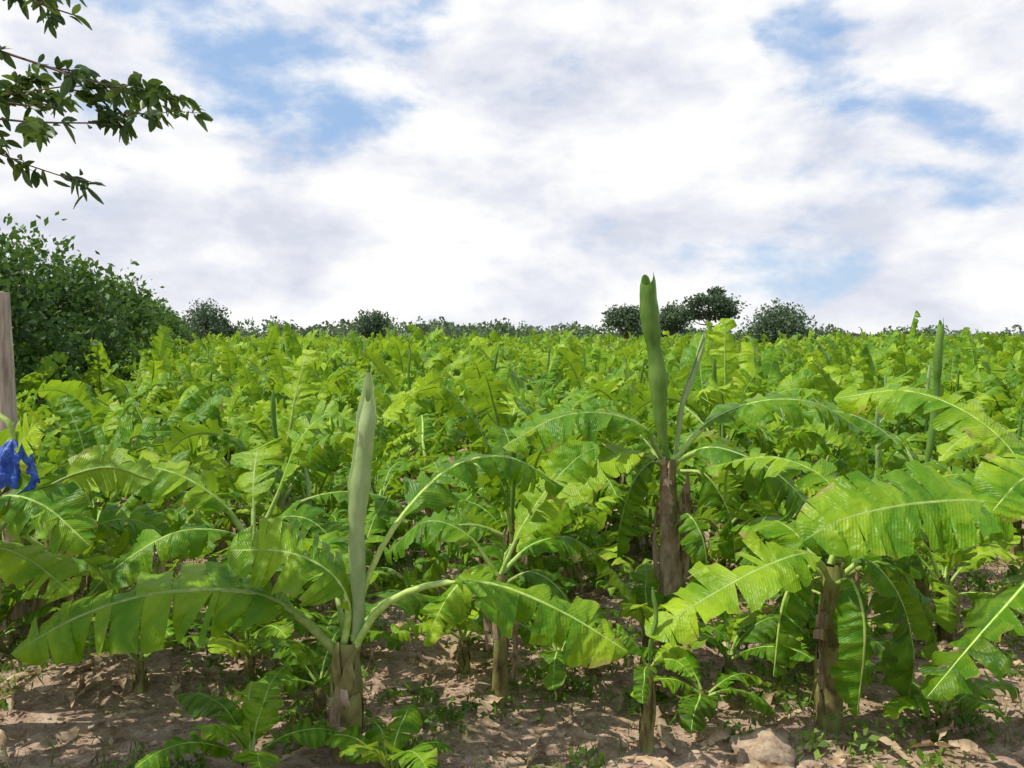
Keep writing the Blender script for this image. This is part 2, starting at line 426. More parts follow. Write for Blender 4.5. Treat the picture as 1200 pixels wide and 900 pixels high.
sucker(0.45, 8.3, 0.45, 0.9, 7, 8, 0.18)
sucker(1.75, 7.9, 0.2, 0.8, 6, 9, 0.16)
sucker(2.15, 8.6, 0.3, 0.9, 6, 29, 0.18)
sucker(1.35, 8.75, 0.5, 1.0, 7, 39, 0.19)
sucker(3.75, 7.5, 0.25, 0.9, 6, 12, 0.17)
sucker(3.2, 8.8, 0.4, 1.0, 7, 13, 0.20)
sucker(-0.5, 9.0, 0.4, 1.0, 7, 14, 0.20)

# plant B (taller, carrying dry sheaths)
mb = MB(); h = 2.15
stem(mb, h, 0.11, 0.08, R, (-0.05, 0), 8, 0.6)
spear(mb, (-0.05, 0, h), (-0.28, 0, 3.98), 0.092, -0.02, R, mat=5, blunt=0.6)
spear(mb, (0.02, 0.05, h), (0.34, 0.1, 3.42), 0.035, -0.04, R, mat=4)
leaf(mb, [(-.08, 0, h), (-0.3, -0.1, h + .34), (-0.75, -0.15, h + .50), (-1.25, -0.2, h + .44), (-1.75, -0.2, h + .15)], 0.34, 0.14, 0.0, -0.7, 0.6, 0.5, R, shade=0.45)
leaf(mb, [(.02, 0, h), (0.35, -0.2, h + .16), (0.8, -0.35, h + .02), (1.15, -0.4, h - .25), (1.42, -0.45, h - .65)], 0.34, 0.10, -0.1, -0.7, -0.5, 0.45, R, shade=0.15)
leaf(mb, [(.0, 0, h), (0.4, 0.1, h + .4), (1.0, 0.2, h + .60), (1.6, 0.3, h + .55), (2.1, 0.3, h + .25)], 0.32, 0.16, 0.0, -0.8, -0.5, 0.55, R, shade=0.5)
leaf(mb, [(-.08, 0, h - .05), (-0.35, -0.15, h + .10), (-0.8, -0.3, h + .02), (-1.25, -0.4, h - .35), (-1.62, -0.45, h - .85)], 0.32, 0.12, 0.1, -0.6, 0.5, 0.3, R, shade=0.88)
leaf(mb, [(-.03, 0, h - .1), (-0.2, -0.1, h + .02), (-0.42, -0.1, h - .22), (-0.55, -0.1, h - .65), (-0.58, -0.1, h - 1.0)], 0.24, 0.14, -0.2, -0.9, 0.1, 0.6, R, shade=0.12)
leaf(mb, [(.0, 0, h - .1), (0.3, 0.5, h + .2), (0.6, 1.0, h + .1), (0.9, 1.4, h - .3)], 0.28, 0.14, 0.2, -0.9, 0.2, 0.4, R, shade=0.5)
leaf(mb, [(-.03, 0, h - .1), (-0.4, 0.5, h + .3), (-0.8, 1.0, h + .2), (-1.1, 1.3, h - .2)], 0.28, 0.14, 0.2, -0.9, -0.2, 0.4, R, shade=0.5)
leaf(mb, [(.03, 0, h - .1), (0.3, -0.2, h - .12), (0.52, -0.3, h - .5), (0.58, -0.35, h - 1.0)], 0.22, 0.14, -0.4, -0.8, 0.2, 0.5, R, shade=0.2)
leaf(mb, [(.0, -.05, h - .7), (0.1, -0.3, h - .5), (0.22, -0.55, h - .75), (0.25, -0.6, h - 1.3)], 0.2, 0.14, -0.3, -0.8, 0.2, 0.5, R, shade=0.4)
dry_hang(mb, h, 0.06, R, 10)
place(mb, 1.66, 9.1)

# plant C
mb = MB(); h = 1.45
stem(mb, h, 0.12, 0.085, R, (0.0, 0), 4, 0.15)
leaf(mb, [(-.03, 0, h - .05), (-0.25, -0.15, h + .14), (-0.65, -0.3, h + .08), (-1.15, -0.4, h - .15), (-1.7, -0.5, h - .45)], 0.32, 0.10, 0.1, -0.5, 0.5, 0.3, R, shade=0.82)
leaf(mb, [(.0, 0, h), (0.12, 0.1, h + .35), (0.05, 0.35, h + .7), (-0.35, 0.7, h + .85), (-0.9, 1.0, h + .7)], 0.28, 0.2, 0.2, -0.7, 0.3, 0.4, R, shade=0.6)
leaf(mb, [(.05, 0, h - .1), (0.25, -0.1, h + .08), (0.5, -0.2, h - .2), (0.62, -0.25, h - .7), (0.6, -0.2, h - 1.2)], 0.27, 0.1, -0.4, -0.9, 0.4, 0.5, R, shade=0.05)
leaf(mb, [(-.05, 0, h - .1), (-0.2, -0.0, h - .0), (-0.42, -0.0, h - .3), (-0.5, -0.0, h - 1.0)], 0.24, 0.1, -0.4, -0.9, 0.4, 0.5, R, shade=0.05)
leaf(mb, [(.0, 0.05, h), (0.3, 0.5, h + .3), (0.8, 0.8, h + .35), (1.3, 1.0, h + .0)], 0.3, 0.15, 0.1, -0.9, 0.1, 0.3, R, shade=0.3)
leaf(mb, [(.0, 0.05, h - .1), (-0.2, 0.5, h + .2), (-0.4, 1.0, h + .2), (-0.6, 1.5, h - .2)], 0.3, 0.15, 0.1, -0.9, 0.1, 0.3, R, shade=0.4)
leaf(mb, [(.05, 0.0, h - .1), (0.5, 0.1, h + .0), (0.85, 0.1, h - .35), (1.0, 0.1, h - .9)], 0.28, 0.12, 0.0, -0.9, 0.1, 0.3, R, shade=0.1)
leaf(mb, [(.0, -.05, h - .15), (0.06, -0.3, h - .05), (0.10, -0.5, h - .4), (0.05, -0.5, h - 1.15)], 0.24, 0.10, -0.3, -0.9, 0.3, 0.5, R, shade=0.15)
dry_hang(mb, h, 0.12, R, 3)
place(mb, 2.80, 7.65)

# plant D : stands just outside the right of the view, leaves reach in
mb = MB(); h = 1.75
stem(mb, h, 0.14, 0.10, R, (0.0, 0), 5)
leaf(mb, [(-.05, 0, h - .0), (-0.35, -0.1, h + .22), (-0.85, -0.15, h + .33), (-1.5, -0.2, h + .30), (-2.05, -0.25, h + .18), (-2.35, -0.25, h + .0)], 0.46, 0.12, 0.1, -0.7, 0.8, 0.15, R, shade=0.68)
leaf(mb, [(.0, -0.05, h), (-0.15, -0.3, h + .45), (-0.5, -0.6, h + .66), (-0.9, -0.85, h + .62), (-1.2, -1.0, h + .4)], 0.36, 0.2, 0.2, -0.7, 0.5, 0.12, R, shade=0.80)
leaf(mb, [(-.05, 0, h - .1), (-0.3, -0.35, h + .0), (-0.7, -0.6, h - .25), (-1.2, -0.8, h - .65), (-1.6, -0.9, h - 1.05)], 0.34, 0.12, 0.1, -0.9, -0.2, 0.35, R, shade=0.05)
leaf(mb, [(.0, 0.05, h), (-0.3, 0.6, h + .8), (-0.8, 1.2, h + 1.15), (-1.4, 1.7, h + 1.05)], 0.34, 0.2, 0.2, -0.9, 0.5, 0.4, R, shade=0.85)
leaf(mb, [(.0, 0.05, h), (0.3, 0.6, h + .5), (0.8, 1.2, h + .6), (1.4, 1.7, h + .2)], 0.30, 0.2, 0.2, -0.9, 0.1, 0.3, R)
leaf(mb, [(.0, 0.0, h), (0.6, -.1, h + .4), (1.2, -.2, h + .4), (1.8, -.3, h - .1)], 0.30, 0.2, 0.2, -0.9, 0.1, 0.3, R)
spear(mb, (0, 0, h - .1), (0.1, 0, h + 1.6), 0.06, 0.03, R)
dry_hang(mb, h, 0.12, R, 3)
place(mb, 4.75, 7.5)

# plant E : left edge
mb = MB(); h = 1.55
stem(mb, h, 0.14, 0.10, R, (0.0, 0), 5)
leaf(mb, [(.0, 0, h), (0.15, -0.1, h + .4), (0.42, -0.2, h + .58), (0.8, -0.3, h + .50), (1.2, -0.4, h + .20)], 0.34, 0.14, 0.0, -0.7, -0.5, 0.35, R, shade=0.35)
leaf(mb, [(.0, 0, h), (0.12, 0.1, h + .5), (0.36, 0.0, h + .90), (0.66, -0.08, h + 1.22)], 0.27, 0.3, 0.2, -0.4, -1.25, 0.2, R, shade=1.0)
leaf(mb, [(.0, 0, h - .1), (0.25, -0.15, h + .12), (0.6, -0.25, h + .06), (1.0, -0.3, h - .22)], 0.30, 0.10, 0.1, -0.7, -0.4, 0.2, R, shade=0.8)
leaf(mb, [(.0, 0, h), (0.4, 0.3, h + .5), (0.95, 0.4, h + .72), (1.40, 0.4, h + .60)], 0.22, 0.55, 0.4, -0.2, 2.2, 0.1, R, shade=0.9)
leaf(mb, [(.0, 0, h), (-0.4, 0.3, h + .5), (-0.9, 0.5, h + .72), (-1.5, 0.55, h + .45)], 0.3, 0.2, 0.2, -0.8, 0.2, 0.3, R)
leaf(mb, [(.0, 0, h - .1), (-0.2, -0.4, h + .1), (-0.4, -1.0, h + .1), (-0.5, -1.5, h - .3)], 0.3, 0.2, 0.2, -0.8, 0.2, 0.3, R)
leaf(mb, [(.0, 0, h - .2), (0.3, 0.3, h - .1), (0.7, 0.6, h - .2), (1.0, 0.7, h - .7)], 0.28, 0.2, 0.2, -0.8, 0.2, 0.3, R, shade=0.3)
dry_hang(mb, h, 0.12, R, 3)
place(mb, -4.62, 7.5)

# plant F : behind A on the left, long arching leaf
mb = MB(); h = 1.25
stem(mb, h, 0.12, 0.08, R, (0.0, 0), 4)
leaf(mb, [(.0, 0, h), (-0.25, -0.1, h + .42), (-0.7, -0.15, h + .75), (-1.2, -0.2, h + .85), (-1.7, -0.2, h + .65)], 0.36, 0.2, 0.0, -0.7, 0.7, 0.4, R, shade=0.7)
leaf(mb, [(.0, 0, h), (-0.2, -0.3, h + .2), (-0.6, -0.6, h + .25), (-1.1, -0.8, h - .05), (-1.5, -0.9, h - .5)], 0.30, 0.14, 0.0, -0.8, 0.4, 0.5, R, shade=0.35)
leaf(mb, [(.0, 0, h), (0.25, 0.1, h + .55), (0.45, 0.15, h + 1.05), (0.75, 0.2, h + 1.35), (1.1, 0.2, h + 1.25)], 0.28, 0.3, 0.2, -0.7, -0.7, 0.5, R, shade=0.65)
leaf(mb, [(.0, 0, h), (0.3, -0.2, h + .3), (0.7, -0.3, h + .3), (1.1, -0.35, h - .1)], 0.28, 0.2, 0.2, -0.7, -0.4, 0.4, R, shade=0.2)
leaf(mb, [(.0, 0, h), (-0.1, 0.4, h + .6), (-0.2, 0.9, h + .9), (-0.4, 1.4, h + .6)], 0.3, 0.2, 0.2, -0.7, 0.4, 0.4, R, shade=0.7)
leaf(mb, [(.0, 0, h - .1), (0.05, -0.4, h + .1), (0.1, -0.8, h - .1), (0.1, -1.1, h - .6)], 0.26, 0.2, 0.0, -0.8, 0.2, 0.4, R, shade=0.2)
dry_hang(mb, h, 0.12, R, 4)
place(mb, -2.75, 9.3)

# plant G : slim dark stem, right of A
mb = MB(); h = 1.25
stem(mb, h, 0.07, 0.05, R, (0.03, 0), 4)
leaf(mb, [(.0, 0, h), (0.2, 0.1, h + .40), (0.45, 0.2, h + .75), (0.75, 0.3, h + 1.05), (0.95, 0.35, h + 1.15)], 0.24, 0.2, 0.2, -0.5, -0.9, 0.2, R, shade=0.95)
leaf(mb, [(.0, 0, h), (-0.3, 0.1, h + .35), (-0.7, 0.2, h + .45), (-1.1, 0.3, h + .1)], 0.26, 0.2, 0.1, -0.8, 0.5, 0.4, R, shade=0.35)
leaf(mb, [(.0, 0, h), (0.3, 0.3, h + .2), (0.7, 0.6, h + .2), (1.1, 0.8, h - .1)], 0.25, 0.2, 0.1, -0.8, -0.3, 0.3, R, shade=0.4)
leaf(mb, [(.0, 0, h - .1), (-0.2, -0.2, h + .08), (-0.45, -0.4, h - .1), (-0.65, -0.5, h - .5)], 0.2, 0.15, 0.0, -0.8, 0.3, 0.3, R, shade=0.85)
leaf(mb, [(.0, 0, h - .1), (0.3, -0.1, h + .05), (0.6, -0.2, h - .15), (0.75, -0.3, h - .6)], 0.24, 0.15, 0.0, -0.8, -0.3, 0.5, R, shade=0.15)
dry_hang(mb, h, 0.07, R, 3)
place(mb, -0.12, 8.1)

# plant H : taller plant in the right middle distance whose rolled leaf clears the skyline
mb = MB(); h = 1.7
stem(mb, h, 0.12, 0.08, R, (0.0, 0), 4)
spear(mb, (0, 0, h - .1), (0.15, 0, 3.66), 0.055, 0.03, R, mat=5, blunt=0.5)
for i, (azm, e0, LL) in enumerate([(2.9, 1.0, 1.9), (0.4, 0.8, 1.9), (4.2, 0.6, 1.7), (5.3, 0.9, 1.8), (1.6, 0.8, 1.8), (3.5, 0.3, 1.7), (0.0, 0.3, 1.6), (5.0, 0.2, 1.5)]):
    leaf(mb, arc_ctrl((0, 0, h - .05 - 0.03 * i), azm, e0, LL, 1.3, R), 0.32, 0.16, 0.1, -0.8, R.uniform(-.5, .5), 0.5, R)
dry_hang(mb, h, 0.12, R, 4)
place(mb, 5.35, 11.4)

# ------------------------------------------------------------------ plantation
hero_vars = [generic_plant(100 + i, hero=True, hs=(0.75, 1.2)) for i in range(9)]
low_vars = [generic_plant(200 + i, hero=False, hs=(0.8, 1.3), nl=(9, 12), tall=1.08, wide=1.12, sp=0.3) for i in range(10)]
field = empty('banana_plantation')
heroes = [(-1.37, 7.15, 1.2), (1.66, 9.1, 1.1), (2.8, 7.65, 1.5), (4.75, 7.5, 1.5), (-4.62, 7.5, 1.3), (-0.12, 8.1, 1.0), (-2.75, 9.3, 1.0), (5.35, 11.4, 0.9)]
RR = random.Random(77)
row = 0; y = 9.5
while y < 178:
    sp = 1.7 if y < 30 else (1.95 if y < 60 else 2.4)
    half = y * 0.64 + (6 if y < 30 else 8)
    x = -half + (row % 2) * sp / 2
    while x < half:
        px = x + RR.uniform(-0.75, 0.75); py = y + RR.uniform(-0.75, 0.75)
        x += sp
        if py > 22 and px < -(13 + (py - 20) * 0.30): continue
        if any(math.hypot(px - a, py - b) < c for a, b, c in heroes): continue
        if RR.random() < 0.06: continue
        s = RR.uniform(0.80, 1.25) * (1 + 0.22 * mn.noise(Vector((px * 0.12, py * 0.12, 2))))
        if py < 12: s *= 0.80
        elif py < 17: s *= 0.94
        near = py < 22
        me = RR.choice(hero_vars if py < 18 else low_vars)
        obj('banana_plant', me, (px, py, gh(px, py)), None if near else field, (RR.uniform(-.12, .12), RR.uniform(-.12, .12), RR.uniform(0, 6.28)), (s, s, s * RR.uniform(0.88, 1.2)))
    y += 1.6 if y < 30 else (2.0 if y < 60 else (2.5 if y < 95 else 3.3))
    row += 1

# ------------------------------------------------------------------ leaf-cloud helper
def leafcloud(cent, size, dirs, rs, aspect=0.45, fold=0.0, shade=None):
    n = len(cent)
    d = dirs / (np.linalg.norm(dirs, axis=1)[:, None] + 1e-9)
    r = rs.normal(size=(n, 3)); s = np.cross(d, r); s /= np.linalg.norm(s, axis=1)[:, None] + 1e-9
    nn = np.cross(d, s)
    L = size[:, None]
    V = np.stack([cent - d * L * 0.5, cent + s * L * aspect * 0.5 + nn * L * fold, cent + d * L * 0.5, cent - s * L * aspect * 0.5 + nn * L * fold], 1)
    V = V.reshape(-1, 3)
    F = np.arange(4 * n).reshape(n, 4)
    sh = rs.random(n) if shade is None else shade
    C = np.zeros((n, 4, 3)); C[:, :, 0] = sh[:, None]; C[:, :, 1] = rs.random(n)[:, None]
    U = np.tile(np.array([[0.5, 0], [1, 0.5], [0.5, 1], [0, 0.5]]), (n, 1))
    return V, F, C.reshape(-1, 3), U

def cloud_into(mb, cl, mat):
    V, F, C, U = cl
    mb.add(V, U, C, F.tolist(), mat)

def tree(name, x, y, h, w, base=0.25, seed=0, nleaf=5000, ls=0.22, mat=None, flat=1.0, nb=14):
    rng = random.Random(seed); rs = np.random.RandomState(seed)
    mb = MB(); hb = h * base
    lean = rng.uniform(-.1, .1) * w
    tr = max(0.08, h * 0.022)
    top = np.array([lean, 0, hb + (h - hb) * 0.45])
    tube(mb, catmull([(0, 0, -0.1), (lean * .3, 0, hb * .6), (lean * .7, 0, hb), top], 10)[0], list(np.linspace(tr * 1.3, tr * 0.4, 10)), mat=0, k=8, rough=0.06, rng=rng)
    blobs = []
    for i in range(nb):
        a = rng.uniform(0, 6.28); q = math.sqrt(rng.random()) * 0.76
        zz = rng.uniform(0, 1)
        env = math.sqrt(max(0.05, 1 - (zz * 0.95) ** 2))
        c = np.array([math.cos(a) * q * w / 2 * env + lean, math.sin(a) * q * w / 2 * env, hb + (h - hb) * (0.15 + 0.68 * zz)])
        r = rng.uniform(0.12, 0.25) * w
        rz = min(r * 0.7 * flat, (h - hb) * 0.28)
        if c[2] + rz > h: c[2] = h - rz
        blobs.append((c, r, rz))
        st = np.array([lean * .8, 0, hb * rng.uniform(0.8, 1.2)])
        mid = (st + c) / 2 + np.array([0, 0, -0.05 * h])
        tube(mb, catmull([st, mid, c], 6)[0], list(np.linspace(tr * 0.5, tr * 0.12, 6)), mat=0, k=5)
    cs = []; ds = []; sh = []
    for (c, r, rz) in blobs:
        m = nleaf // nb
        v = rs.normal(size=(m, 3)); v /= np.linalg.norm(v, axis=1)[:, None]
        rad = 0.40 + 0.80 * rs.random(m) ** 0.8
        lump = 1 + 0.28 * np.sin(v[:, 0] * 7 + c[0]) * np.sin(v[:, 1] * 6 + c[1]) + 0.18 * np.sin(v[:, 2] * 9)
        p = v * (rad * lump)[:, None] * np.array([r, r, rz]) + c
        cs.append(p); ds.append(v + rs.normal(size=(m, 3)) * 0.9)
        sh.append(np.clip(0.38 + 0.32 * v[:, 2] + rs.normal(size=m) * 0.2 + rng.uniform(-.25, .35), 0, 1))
    cs = np.vstack(cs); ds = np.vstack(ds); sh = np.concatenate(sh)
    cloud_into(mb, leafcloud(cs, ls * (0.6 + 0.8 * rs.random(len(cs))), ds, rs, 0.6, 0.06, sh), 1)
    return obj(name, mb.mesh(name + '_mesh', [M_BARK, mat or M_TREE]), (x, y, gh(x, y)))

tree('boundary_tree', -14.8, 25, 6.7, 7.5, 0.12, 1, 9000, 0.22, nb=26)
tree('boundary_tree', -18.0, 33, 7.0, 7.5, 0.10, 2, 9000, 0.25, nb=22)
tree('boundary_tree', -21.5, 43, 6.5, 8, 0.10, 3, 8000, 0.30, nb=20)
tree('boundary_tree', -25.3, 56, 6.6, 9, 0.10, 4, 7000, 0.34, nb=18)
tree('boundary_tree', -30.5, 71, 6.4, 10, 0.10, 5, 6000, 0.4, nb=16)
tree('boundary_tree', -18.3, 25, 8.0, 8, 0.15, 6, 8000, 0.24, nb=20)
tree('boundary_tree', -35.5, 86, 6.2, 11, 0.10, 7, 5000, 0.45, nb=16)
tree('umbrella_tree', 27.0, 120, 10.0, 8.0, 0.5, 21, 5000, 0.42, M_FAR_HAZED, 0.8, 14)
tree('umbrella_tree', 22.0, 128, 8.0, 8.5, 0.35, 22, 4500, 0.42, M_FAR_HAZED, 0.8, 13)
tree('umbrella_tree', 16.8, 135, 7.9, 9.0, 0.30, 23, 5000, 0.42, M_FAR_HAZED, 0.8, 14)
tree('rounded_tree', 31.5, 105, 6.6, 10.5, 0.10, 24, 8000, 0.38, M_FAR_HAZED, 1.2, 20)
tree('rounded_tree', -48.5, 140, 8.4, 10.5, 0.12, 25, 5000, 0.45, M_FAR_HAZED, 1.0, 14)
tree('rounded_tree', -27.5, 170, 7.4, 10.5, 0.12, 26, 3500, 0.5, M_FAR_HAZED, 1.0, 12)

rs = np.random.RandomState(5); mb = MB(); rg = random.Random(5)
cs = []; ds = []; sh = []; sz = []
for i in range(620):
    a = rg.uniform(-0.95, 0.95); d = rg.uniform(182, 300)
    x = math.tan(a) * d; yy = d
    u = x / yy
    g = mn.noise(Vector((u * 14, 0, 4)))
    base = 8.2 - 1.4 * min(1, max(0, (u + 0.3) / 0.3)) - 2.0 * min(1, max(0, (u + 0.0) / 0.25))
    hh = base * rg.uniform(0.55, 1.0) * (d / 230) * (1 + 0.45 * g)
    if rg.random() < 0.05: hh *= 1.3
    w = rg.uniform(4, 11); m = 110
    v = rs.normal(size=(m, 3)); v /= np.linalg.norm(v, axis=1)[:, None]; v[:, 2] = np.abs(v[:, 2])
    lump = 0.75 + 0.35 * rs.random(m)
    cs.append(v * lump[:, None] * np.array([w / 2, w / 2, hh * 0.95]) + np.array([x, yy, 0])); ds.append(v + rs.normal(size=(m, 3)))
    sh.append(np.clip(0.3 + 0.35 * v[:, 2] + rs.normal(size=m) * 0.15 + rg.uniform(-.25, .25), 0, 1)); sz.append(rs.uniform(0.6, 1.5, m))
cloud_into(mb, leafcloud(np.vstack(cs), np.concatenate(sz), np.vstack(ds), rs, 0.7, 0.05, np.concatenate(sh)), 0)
obj('distant_treeline', mb.mesh('distant_treeline', [M_LINE_HAZED]))

# ------------------------------------------------------------------ overhanging tree top-left
rng = random.Random(31); rs = np.random.RandomState(31); mb = MB()
trunk = [(-6.6, 6.6, -0.1), (-6.5, 6.6, 2.0), (-6.35, 6.55, 4.2), (-6.0, 6.5, 6.2), (-5.6, 6.4, 8.0)]
tube(mb, catmull(trunk, 16)[0], list(np.linspace(0.2, 0.07, 16)), mat=0, k=10, rough=0.05, rng=rng)
def drupe(base, dirv, L, sh):
    d = np.array(dirv, float); d /= np.linalg.norm(d)
    r = np.array([rng.gauss(0, 1), rng.gauss(0, 1), rng.gauss(0, 1)]); s = np.cross(d, r); s /= np.linalg.norm(s); nn = np.cross(d, s)
    G = np.zeros((5, 3, 3)); U = np.zeros((5, 3, 2))
    for i, t in enumerate((0, .25, .5, .75, 1)):
        w = L * 0.23 * math.sin(math.pi * (t * 0.92 + 0.04)) ** 0.8
        c = np.array(base) + d * L * t + np.array([0, 0, -0.25 * L * t * t])
        G[i] = [c - s * w + nn * w * 0.35, c, c + s * w + nn * w * 0.35]; U[i] = [(0, t), (.5, t), (1, t)]
    mb.grid(G, U, (sh, rng.random(), 0), 1)
def twig(ctrl, r, ndens, depth=0):
    P, L = catmull(ctrl, 16)
    P = P + np.column_stack([np.zeros(16), 0.03 * np.sin(np.arange(16) * 1.1 + rng.uniform(0, 6)), 0.035 * np.sin(np.arange(16) * 0.9 + rng.uniform(0, 6)) * (1 if depth == 0 else 0.3)])
    tube(mb, P, list(np.linspace(r, r * 0.25, 16)), mat=0, k=5)
    for i in range(3, 16):
        t = P[i] - P[i - 1]; t /= np.linalg.norm(t)
        for _ in range(ndens):
            dv = t * 0.6 + np.array([rng.gauss(0, .7), rng.gauss(0, .7), rng.gauss(-0.2, .5)])
            drupe(P[i] + np.array([rng.gauss(0, .02)] * 3), dv, rng.uniform(0.08, 0.15), min(1, max(0, rng.gauss(0.45, 0.28))))
        if depth < 1 and i % 2 == 0:
            e = t * rng.uniform(.15, .4) + np.array([rng.gauss(0, .2), rng.gauss(0, .3), rng.uniform(-.38, .2)])
            twig([P[i], P[i] + e * .5 + np.array([0, 0, .03]), P[i] + e], r * .4, max(1, ndens - 1), depth + 1)
twig([(-6.3, 6.55, 5.2), (-5.0, 6.5, 5.95), (-3.9, 6.5, 6.02), (-3.15, 6.5, 5.80)], 0.022, 3)
twig([(-6.3, 6.55, 4.9), (-5.0, 6.4, 5.55), (-3.7, 6.4, 5.48), (-2.62, 6.4, 5.22)], 0.022, 5)
twig([(-6.3, 6.55, 4.8), (-5.0, 6.7, 5.35), (-3.9, 6.7, 5.30), (-3.1, 6.7, 5.30)], 0.020, 5)
twig([(-6.3, 6.55, 4.6), (-5.0, 6.6, 5.05), (-3.8, 6.6, 5.10), (-2.85, 6.6, 4.98)], 0.020, 4)
twig([(-6.3, 6.55, 4.6), (-5.0, 6.6, 5.15), (-4.0, 6.6, 5.25), (-3.35, 6.6, 5.14)], 0.020, 4)
twig([(-6.35, 6.55, 4.3), (-5.2, 6.6, 4.75), (-4.0, 6.5, 4.85), (-3.05, 6.5, 4.60)], 0.015, 2)
twig([(-6.2, 6.55, 5.5), (-5.0, 6.9, 6.1), (-3.9, 7.1, 6.3), (-3.5, 7.2, 6.2)], 0.022, 3)
for k in range(12):
    a = rng.uniform(1.2, 5.4); z0 = rng.uniform(4.6, 7.2); L = rng.uniform(1.2, 2.2)
    twig([(-6.1, 6.5, z0), (-6.1 + math.cos(a) * L * .5, 6.5 + math.sin(a) * L * .5, z0 + .5), (-6.1 + math.cos(a) * L, 6.5 + math.sin(a) * L, z0 + .5)], 0.03, 3)
obj('overhanging_tree', mb.mesh('overhanging_tree', [M_BARK, M_BR]))

# ------------------------------------------------------------------ wooden post
mb = MB(); rng = random.Random(8)
tube(mb, [(0.03 * math.sin(s * 4), 0, s * 4.05 - 0.3) for s in np.linspace(0, 1.05, 16)], list(np.linspace(0.12, 0.09, 16)), (0.8, .5, 0), 0, k=12, rough=0.04, rng=rng)
tube(mb, [(0.03 * math.sin(4.2), 0, 3.95), (0.03 * math.sin(4.2), 0, 3.965)], [0.09, 0.01], (0.6, .5, 0), 0, k=12)
obj('wooden_post', mb.mesh('wooden_post', [M_POST]), (-5.72, 10.0, 0))

# ------------------------------------------------------------------ blue bunch-cover bag hanging from the left plant
mbag, nt, nd, lk = newmat('blue_plastic')
out = N(nt, 'ShaderNodeOutputMaterial'); bs = N(nt, 'ShaderNodeBsdfPrincipled')
tc = N(nt, 'ShaderNodeTexCoord'); nn_ = N(nt, 'ShaderNodeTexNoise'); nn_.inputs['Scale'].default_value = 11; nn_.inputs['Detail'].default_value = 5; lk.new(tc.outputs['Object'], nn_.inputs['Vector'])
bcol = ramp(nt, nn_.outputs[0], [(0.35, (0.015, 0.05, 0.30)), (0.55, (0.04, 0.13, 0.52)), (0.7, (0.20, 0.34, 0.70))])
lk.new(bcol, bs.inputs['Base Color']); bs.inputs['Roughness'].default_value = 0.4
b_ = N(nt, 'ShaderNodeBump'); b_.inputs['Strength'].default_value = 1.0; b_.inputs['Distance'].default_value = 0.05; lk.new(nn_.outputs[0], b_.inputs['Height']); lk.new(b_.outputs[0], bs.inputs['Normal'])
t_ = N(nt, 'ShaderNodeBsdfTranslucent'); t_.inputs[0].default_value = (0.05, 0.18, 0.7, 1)
mx = N(nt, 'ShaderNodeMixShader'); mx.inputs[0].default_value = 0.3
lk.new(bs.outputs[0], mx.inputs[1]); lk.new(t_.outputs[0], mx.inputs[2]); lk.new(mx.outputs[0], out.inputs[0])
mb = MB(); n, k = 26, 44
G = np.zeros((n, k, 3)); U = np.zeros((n, k, 2))
for i, s in enumerate(np.linspace(0, 1, n)):
    r = 0.02 + 0.13 * min(1, s / 0.45) ** 0.8 + 0.015 * math.sin(s * 9) + 0.02 * max(0, s - .8)
    for j in range(k):
        th = 2 * math.pi * j / k
        rr = r * (1 + 0.14 * math.sin(th * 7 + s * 3) + 0.08 * math.sin(th * 13 - s * 5) + 0.12 * mn.noise(Vector((math.cos(th) * 3, math.sin(th) * 3, s * 6))))
        G[i, j] = (rr * math.cos(th), rr * math.sin(th), -0.42 * s + 0.04 * math.sin(th * 3) * s + 0.02 * math.sin(th * 8) * s); U[i, j] = (j / k, s)
mb.grid(G, U, (0.5, .5, 0), 0, wrap=True)
tube(mb, catmull([(-0.35, 0.1, -0.95), (-0.3, 0.08, 0.10), (-0.12, 0.02, 0.2), (0, 0, 0.05), (0, 0, -0.35)], 16)[0], [0.025] * 16, (0.5, .5, 0), 1, k=7)
obj('blue_plastic_bag', mb.mesh('blue_plastic_bag', [mbag, M_RIB]), (-4.24, 7.5, 2.60))

# ------------------------------------------------------------------ weeds, litter, clods
rs = np.random.RandomState(9)
def gz(P):
    return np.array([gh(a, b) for a, b in P])
cs = []; ds = []; sz = []; sh = []
for i in range(1700):
    x = rs.uniform(-9, 9); yy = 5.2 + 9.5 * rs.random()
    v = mn.noise(Vector((x * 0.9, yy * 0.9, 5)))
    if v < 0.05 and rs.random() < 0.85: continue
    m = rs.randint(8, 32); rad = rs.uniform(0.08, 0.30); hh = rs.uniform(0.05, 0.24)
    p = rs.normal(size=(m, 3)) * np.array([rad * .6, rad * .6, 0]); z0 = gh(x, yy)
    p[:, 0] += x; p[:, 1] += yy; p[:, 2] = z0 + rs.random(m) * hh + 0.02
    dd = rs.normal(size=(m, 3)); dd[:, 2] = np.abs(dd[:, 2]) * 0.8 + 0.1
    cs.append(p); ds.append(dd); sz.append(rs.uniform(0.04, 0.13, m)); sh.append(np.clip(rs.normal(size=m) * .2 + rs.uniform(.2, .9), 0, 1))
mb = MB()
cloud_into(mb, leafcloud(np.vstack(cs), np.concatenate(sz), np.vstack(ds), rs, 0.5, 0.1, np.concatenate(sh)), 0)
ng = 13000
P = np.column_stack([rs.uniform(-9, 9, ng), 5.2 + rs.random(ng) * 9])
keep = np.array([mn.noise(Vector((a * 0.7 + 4, b * 0.7, 9))) > 0.05 for a, b in P]); P = P[keep]
c3 = np.column_stack([P, gz(P) + 0.06]); dd = rs.normal(size=c3.shape) * 0.5; dd[:, 2] = 1
cloud_into(mb, leafcloud(c3, rs.uniform(0.1, 0.26, len(c3)), dd, rs, 0.07, 0.03), 0)
obj('weeds', mb.mesh('weeds', [M_WEED]))

